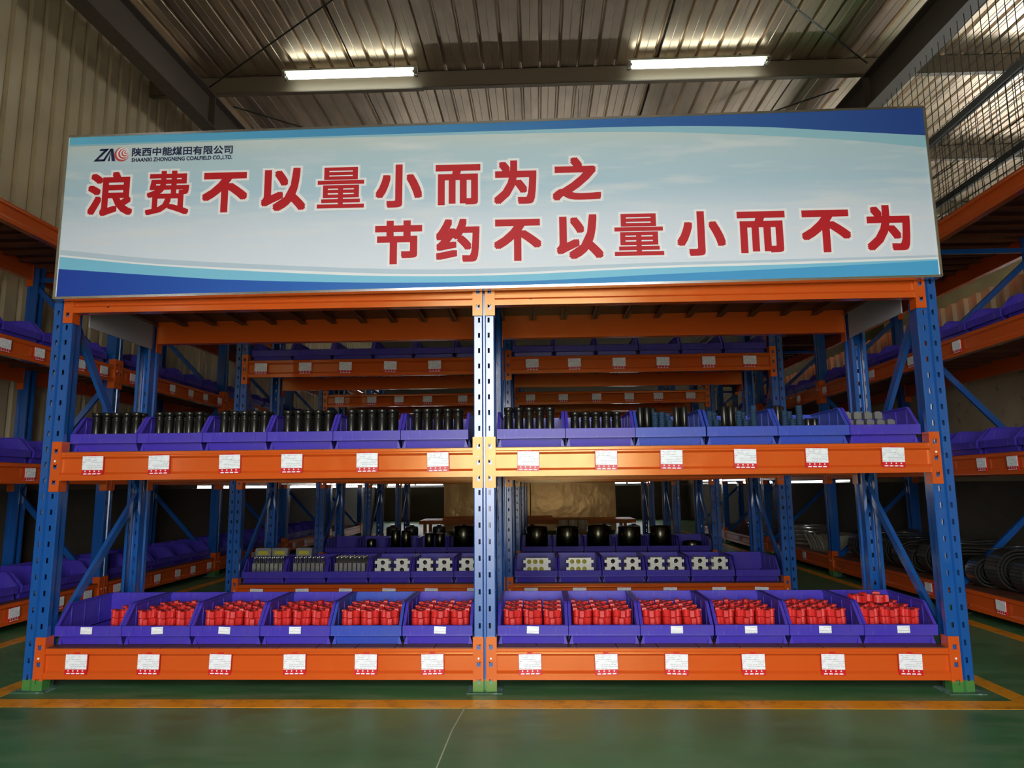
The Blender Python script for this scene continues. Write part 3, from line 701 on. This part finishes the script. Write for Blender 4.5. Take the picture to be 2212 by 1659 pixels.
# folded rubber belts low on the right rack
def belt_mesh(n, r, w, sag):
    b = MB()
    for k in range(n):
        zz = k * .0 ; rr = r - k * .022; pts = []; t = .012
        for a in range(-8, 9):
            th = PI / 2 + PI * (a + 8) / 16; pts.append((rr + rr * math.cos(th) * 1.15 + k * .02, r + rr * math.sin(th)))
        pts = [(.62, .0 + r - rr + 2 * 0 + .0)] * 0 + [(.60, r + rr * .8 + sag * math.sin(k + 1)), (.35, r + rr * .9), (.2, r + rr)] + pts + [(.2, r - rr), (.60, r - rr)]
        for (y0, z0), (y1, z1) in zip(pts, pts[1:]):
            d = Vector((y1 - y0, z1 - z0));
            if d.length < 1e-5: continue
            d.normalize(); nx, nz = d.y * t, -d.x * t
            b.add([(x, y, z) for x in (0, w) for y, z in ((y0, z0), (y1, z1), (y1 + nx, z1 + nz), (y0 + nx, z0 + nz))], [(0, 1, 2, 3), (7, 6, 5, 4), (0, 4, 5, 1), (1, 5, 6, 2), (2, 6, 7, 3), (3, 7, 4, 0)], 0, False)
    return b.mesh('folded_belt', M['rubber'])
BLT = [belt_mesh(3, .105, .12, .02), belt_mesh(4, .125, .13, .03), belt_mesh(3, .09, .11, .015)]
y = .72; k = 0
while y < 3.8:
    if 1.86 < y < 2.2: y = 2.2
    m = BLT[k % 3]; w = (.12, .13, .11)[k % 3]
    o = tag(link('folded_belt', m, None, (5.40 + random.uniform(0, .05), y + w, DZ[0] + .016), (0, 0, -PI / 2 + random.uniform(-.03, .03))), '%s folded black rubber belt from the near end, right rack lowest shelf' % ORD[k], 'belt', 'folded belts on the right rack')
    link('strap', MB().path([(.02, .10, .265 if k % 3 == 1 else .235), (w / 2, .18, .275 if k % 3 == 1 else .245), (w - .01, .35, .26 if k % 3 == 1 else .235)], .006, 6).mesh('strap', M['rubber']), o)
    y += w + .085; k += 1
sk = MB()
pts = [(0, 0), (.0, .06), (.03, .13), (.12, .17), (.3, .19), (.5, .17), (.55, .08), (.54, 0)]
sk.prism(pts, 'y', 0, .5); 
for i_ in range(5): sk.add([(0 - .02, .06 + i_ * .09, .02), (0 - .10, .03 + i_ * .09, .19 + (i_ % 2) * .03), (0 - .01, .12 + i_ * .09, .17), (.03, .1 + i_ * .09, .05)], [(0, 1, 2, 3), (3, 2, 1, 0)])
tag(link('grey_sack', sk.mesh('sack', M['sack']), None, (5.40, 4.28, DZ[0])), 'crumpled grey white sack past the belts, right rack lowest shelf', 'sack')
for k in range(5):
    pts = []
    for a in range(0, 25):
        t = 2 * PI * a / 24; pts.append((.22 * math.cos(t), .30 * math.sin(t) * (1 - .06 * k), 0))
    tag(link('pipe_coil', MB().path(pts, .022, 8).mesh('pipe_coil', M['zinc']), None, (5.62, 5.35 + k * .015, DZ[0] + .024 + k * .046)), '%s silver hose coil from the bottom of the stack, right rack' % ORD[k], 'hose', 'silver hose coils stacked on the right rack')
for k in range(4):
    pts = [(.2 * math.cos(2 * PI * a / 24), .26 * math.sin(2 * PI * a / 24), 0) for a in range(25)]
    tag(link('pipe_coil', MB().path(pts, .022, 8).mesh('pipe_coil', M['zinc']), None, (5.62, 7.0 + k * .02, DZ[0] + .024 + k * .046)), 'silver hose coil in the farther stack, %s from its bottom, right rack' % ORD[k], 'hose', 'silver hose coils in the farther stack')
# wire mesh fence standing along the top of the right rack
WX = 5.41; base = LS[3] + BH + .0065
for n_, (xx, nm) in enumerate(((WX, 'aisle edge'), (6.14, 'rear edge'))):
    for j in range(len(RP) - 1):
        ya, yb = RY - RP[j + 1], RY - RP[j]
        g = thing('mesh_fence', 'dark wire mesh panel over the right rack %s, %s from the near end' % (nm, ORD[len(RP) - 2 - j]), 'mesh panel', (xx, ya, base), 0, 'wire mesh panels on the right rack %s' % nm)
        L = yb - ya
        f = MB().box(-.02, .02, 0, L, .0, .02) if n_ == 0 else MB().box(-.015, .015, 0, L, 0, .02)
        link('frame', MB().box(-.022, .022, 0, L - .002, -.115 + .115, .035).box(-.022, .022, 0, L - .002, .64, .69).mesh('frame', M['dark_bar']), g)
        wb = MB(); r = .0019
        y = .08
        while y < L - .01: wb.add([(dx, y + dy, z) for z in (.035, 1.36) for dx, dy in ((-r, -r), (r, -r), (r, r), (-r, r))], [(0, 4, 5, 1), (1, 5, 6, 2), (2, 6, 7, 3), (3, 7, 4, 0)]); y += .08
        z = .08
        while z < 1.36: wb.box(r, 3 * r, .0, L, z - r, z + r); z += .08
        o = link('wire_grid', wb.mesh('wire_grid', M['wire']), g); o['kind'] = 'stuff'

# ------------------------------------------------------------------ far end: bench with a big stained metal sheet
be = thing('work_bench', 'low orange bench at the far end of the centre aisle', 'bench', (.06, 10.5, 0))
link('bench_top', MB().box(0, 4.2, 0, .9, .19, .265).mesh('bench_top', M['bench_orange']), be)
link('top_board', MB().box(.45, 2.6, .05, .8, .265, .31).mesh('top_board', M['bench_orange']), be)
for xx in (.1, 2.0, 4.0):
    for yy in (.1, .8): link('leg', MB().box(xx - .03, xx + .03, yy - .03, yy + .03, 0, .19).mesh('leg', M['bench_orange']), be)
for x0, x1, nm in ((.42, 2.21, 'left-hand'), (2.23, 3.98, 'right-hand')):
    z0 = .265
    o = tag(link('steel_sheet', MB().box(x0, x1, 11.42, 11.45, z0 if nm == 'x' else 0.0, 1.5).mesh('steel_sheet', M['gold_sheet'])), '%s of two big stained brown metal sheets behind the far bench' % nm, 'metal sheet', 'metal sheets at the far end')
    link('edge_bar', MB().box(x0, x1, 11.40, 11.42, 1.44, 1.5).mesh('edge_bar', M['galv']), o)

# ------------------------------------------------------------------ fluorescent lamps
for (x0, x1, nm) in ((-.42, 1.1, 'left'), (3.45, 5.0, 'right')):
    L = x1 - x0
    t = thing('fluorescent_lamp', 'bright twin-tube fluorescent lamp under the roof, the %s one of two' % nm, 'lamp', (x0, 3.93, 5.50), 0, 'fluorescent lamps under the roof')
    link('housing', MB().prism([(-.06, .05), (-.04, .085), (.04, .085), (.06, .05)], 'x', 0, L).mesh('housing', M['lamp_body']), t)
    for yy in (-.032, .032):
        link('lamp_tube', MB().lathe([(.016, .05), (.016, L - .05)], 14, 0, (0, yy, .02), 'x').mesh('lamp_tube', M['lamp']), t)
        link('socket', MB().box(.0, .03, yy - .02, yy + .02, -.004, .05).box(L - .03, L, yy - .02, yy + .02, -.004, .05).lathe([(.014, .03), (.014, .05)], 10, 0, (0, yy, .02), 'x').lathe([(.014, L - .05), (.014, L - .03)], 10, 0, (0, yy, .02), 'x').mesh('socket', M['galv']), t)
    link('hanger', MB().box(.3, .32, -.01, .01, .085, .12).box(L - .32, L - .3, -.01, .01, .085, .12).mesh('hanger', M['dark_bar']), t)

# ------------------------------------------------------------------ the slogan board
sg = thing('sign_board', 'wide pale blue slogan board with large red Chinese lettering on the front rack', 'sign', (0, 0, 0))
CN = [(.041, 1.848), (4.298, 1.873), (4.292, 2.722), (.041, 2.690)]       # measured corners of the board
YS = -.055
link('panel', MB().prism(CN, 'y', YS, -.018).mesh('panel', M['sign']), sg)
fb = MB()
for (a, c), (d, e) in zip(CN, CN[1:] + CN[:1]): fb.bar((a, -.038, c), (d, -.038, e), .044, .012)
link('frame', fb.mesh('frame', M['alu_frame']), sg)
def smooth_line(P_, n=60):
    xs = [p[0] for p in P_]; out = []
    for i in range(n + 1):
        x = xs[0] + (xs[-1] - xs[0]) * i / n
        k = max(j for j in range(len(xs)) if xs[j] <= x + 1e-9); k = min(k, len(xs) - 2)
        p0, p1, p2, p3 = P_[max(k - 1, 0)], P_[k], P_[k + 1], P_[min(k + 2, len(P_) - 1)]
        h = p2[0] - p1[0]; t = (x - p1[0]) / h
        m1 = (p2[1] - p0[1]) / (p2[0] - p0[0]); m2 = (p3[1] - p1[1]) / (p3[0] - p1[0])
        z = (2 * t**3 - 3 * t**2 + 1) * p1[1] + (t**3 - 2 * t**2 + t) * h * m1 + (-2 * t**3 + 3 * t**2) * p2[1] + (t**3 - t**2) * h * m2
        out.append((x, z))
    return out
zt = lambda x: 2.684 + .0075 * x; zb = lambda x: 1.854 + .0059 * x
def band(name, curve, edge, m, y):
    c = smooth_line(curve); b = MB()
    for (x0, z0), (x1, z1) in zip(c, c[1:]):
        b.add([(x0, y, z0), (x1, y, z1), (x1, y, edge(x1)), (x0, y, edge(x0))], [(0, 1, 2, 3)])
    link(name, b.mesh(name, M[m]), sg)
E0 = lambda P_: [(.047, P_[0][1])] + P_[1:-1] + [(4.288, P_[-1][1])]
T1 = [(.051, 2.647), (1.115, 2.654), (1.699, 2.657), (2.29, 2.659), (2.961, 2.661), (3.488, 2.643), (3.836, 2.614), (4.278, 2.575)]
T2 = [(.051, 2.636), (1.115, 2.646), (1.815, 2.644), (2.29, 2.642), (2.959, 2.632), (3.833, 2.571), (4.273, 2.513)]
D1 = [(.047, 1.996), (.569, 1.95), (.915, 1.923), (1.601, 1.895), (2.27, 1.887), (2.602, 1.894), (2.933, 1.906), (3.587, 1.924), (4.279, 1.948)]
D2 = [(.044, 2.058), (.566, 2.0), (1.371, 1.941), (1.823, 1.922), (2.27, 1.92), (2.934, 1.938), (3.588, 1.944), (4.279, 1.955)]
D3 = [(.043, 2.068), (.565, 2.009), (1.37, 1.955), (1.823, 1.933), (2.27, 1.931), (2.934, 1.949), (3.589, 1.956), (4.28, 1.964)]
D4 = [(.038, 2.094), (.563, 2.035), (1.37, 1.978), (1.823, 1.957), (2.271, 1.954), (2.935, 1.965), (3.59, 1.969), (4.281, 1.975)]
band('printed_wave', E0(T2), zt, 'wave_top2', YS - .0006); band('printed_wave', E0(T1), zt, 'wave_top', YS - .0010)
band('printed_wave', E0(D4), zb, 'wave_gray', YS - .0004); band('printed_wave', E0(D3), zb, 'ink_white', YS - .0006)
band('printed_wave', E0(D2), zb, 'wave_light', YS - .0008); band('printed_wave', E0(D1), zb, 'wave_deep', YS - .0010)
def glyph(text, off, res=3):
    c = bpy.data.curves.new('glyph', 'FONT'); c.body = text; c.size = 1; c.offset = off; c.resolution_u = res; c.fill_mode = 'FRONT'
    o = bpy.data.objects.new('glyph', c); COL.objects.link(o)
    dg = bpy.context.evaluated_depsgraph_get(); me = bpy.data.meshes.new_from_object(o.evaluated_get(dg))
    bpy.data.objects.remove(o, do_unlink=True)
    return me
def put_text(name, text, box, m, rad, y, ref=None, n=8, slope=0):
    # the glyph, thickened by a ring of copies moved RAD metres outwards (bold ink, or the white rim round it)
    me0 = glyph(text, 0); vs = [v.co.copy() for v in me0.vertices]; fs = [tuple(p.vertices) for p in me0.polygons]
    if not vs: return None
    a0, a1, b0, b1 = ref or (min(v.x for v in vs), max(v.x for v in vs), min(v.y for v in vs), max(v.y for v in vs))
    x0, x1, z0, z1 = box; b = MB(); d = BOLD.get(text, .0085) if ref is None and n == 8 else 0
    ins = INS.get(text, .0085) if len(text) == 1 else 0
    x0, x1, z0, z1 = x0 + ins, x1 - ins, z0 + ins, z1 - ins
    P_ = []
    for v in vs:
        X = x0 + (v.x - a0) / (a1 - a0) * (x1 - x0); Z = z0 + (v.y - b0) / (b1 - b0) * (z1 - z0); P_.append((X, Z + slope * (X - x0)))
    sq = lambda k: rad / max(abs(math.cos(2 * PI * k / n)), abs(math.sin(2 * PI * k / n)))
    offs = [(0, 0)] + [(sq(k) * math.cos(2 * PI * k / n), sq(k) * math.sin(2 * PI * k / n)) for k in range(n)] if rad else [(0, 0)]
    for k, (dx, dz) in enumerate(offs): b.add([(x + dx, y - k * 3e-5, z + dz) for x, z in P_], fs)
    link(name, b.mesh(name, m), sg)
INS = {'量': .0035, '费': .0055, '浪': .007}
BOLD = {}
CH = [('浪', 0.163, 0.398, 2.263, 2.495), ('费', 0.461, 0.682, 2.263, 2.493), ('不', 0.746, 0.975, 2.268, 2.477), ('以', 1.044, 1.268, 2.268, 2.492), ('量', 1.325, 1.559, 2.276, 2.488), ('小', 1.615, 1.846, 2.272, 2.495), ('而', 1.912, 2.133, 2.278, 2.487), ('为', 2.199, 2.408, 2.276, 2.501), ('之', 2.485, 2.722, 2.287, 2.509), ('节', 1.617, 1.848, 1.984, 2.205), ('约', 1.916, 2.128, 1.989, 2.207), ('不', 2.198, 2.428, 1.988, 2.198), ('以', 2.5, 2.725, 1.991, 2.214), ('量', 2.778, 3.013, 2.002, 2.212), ('小', 3.077, 3.307, 1.995, 2.217), ('而', 3.365, 3.592, 2.003, 2.21), ('不', 3.666, 3.898, 1.999, 2.209), ('为', 3.969, 4.176, 2.001, 2.226)]
for ch, x0, x1, z0, z1 in CH:
    ins = INS.get(ch, .0085)
    put_text('character', ch, (x0, x1, z0, z1), M['ink_red'], ins, YS - .0024)
    put_text('character_outline', ch, (x0, x1, z0, z1), M['ink_white'], ins + .0115, YS - .0016, n=16)
put_text('company_name', '陕西中能煤田有限公司', (.375, .888, 2.576, 2.620), M['ink_navy'], .0013, YS - .0014, slope=.002)
put_text('company_name', 'SHAANXI ZHONGNENG COALFIELD CO.,LTD.', (.375, .888, 2.543, 2.566), M['ink_navy'], .0008, YS - .0014, slope=.004)
lg = MB(); y_ = YS - .0014
def poly(pts, m=0, y=None): lg.add([(x, y if y else y_, z) for x, z in pts], [list(range(len(pts)))], m)
z0, z1 = 2.553, 2.620
def sl(x, z): return (x + (z - z0) * .45, z)
poly([sl(.178, z0), sl(.236, z0), sl(.236, z0 + .011), sl(.195, z0 + .011)]); poly([sl(.180, z1), sl(.180, z1 - .011), sl(.212, z1 - .011), sl(.228, z1)])
poly([sl(.178, z0), sl(.192, z0), sl(.226, z1), sl(.208, z1)])
poly([sl(.222, z0), sl(.236, z0), sl(.242, z1), sl(.232, z1)][::1]); poly([sl(.232, z1), sl(.246, z1), sl(.290, z0), sl(.272, z0)])
poly([sl(.252, z0), sl(.262, z0), sl(.246, z1 - .025), sl(.242, z1 - .02)])
def disc(cx, cz, r, m, y, n=36): lg.add([(cx + r * math.cos(2 * PI * k / n), y, cz + r * math.sin(2 * PI * k / n)) for k in range(n)], [list(range(n))], m)
cx, cz = .322, 2.588
for k, (dx, dz, r) in enumerate(((0, 0, .038), (.006, .004, .033), (.009, .003, .0275), (.013, .005, .0225), (.015, .005, .017), (.018, .007, .0125), (.021, .009, .008), (.024, .011, .005))):
    disc(cx + dx, cz + dz, r, 1 if k % 2 == 0 else 2, y_ - .0002 * (k + 1))
link('logo', lg.mesh('logo', [M['ink_navy'], mat('ink_logo_red', rgb=(200, 75, 75), rough=.6), M['ink_white']]), sg)
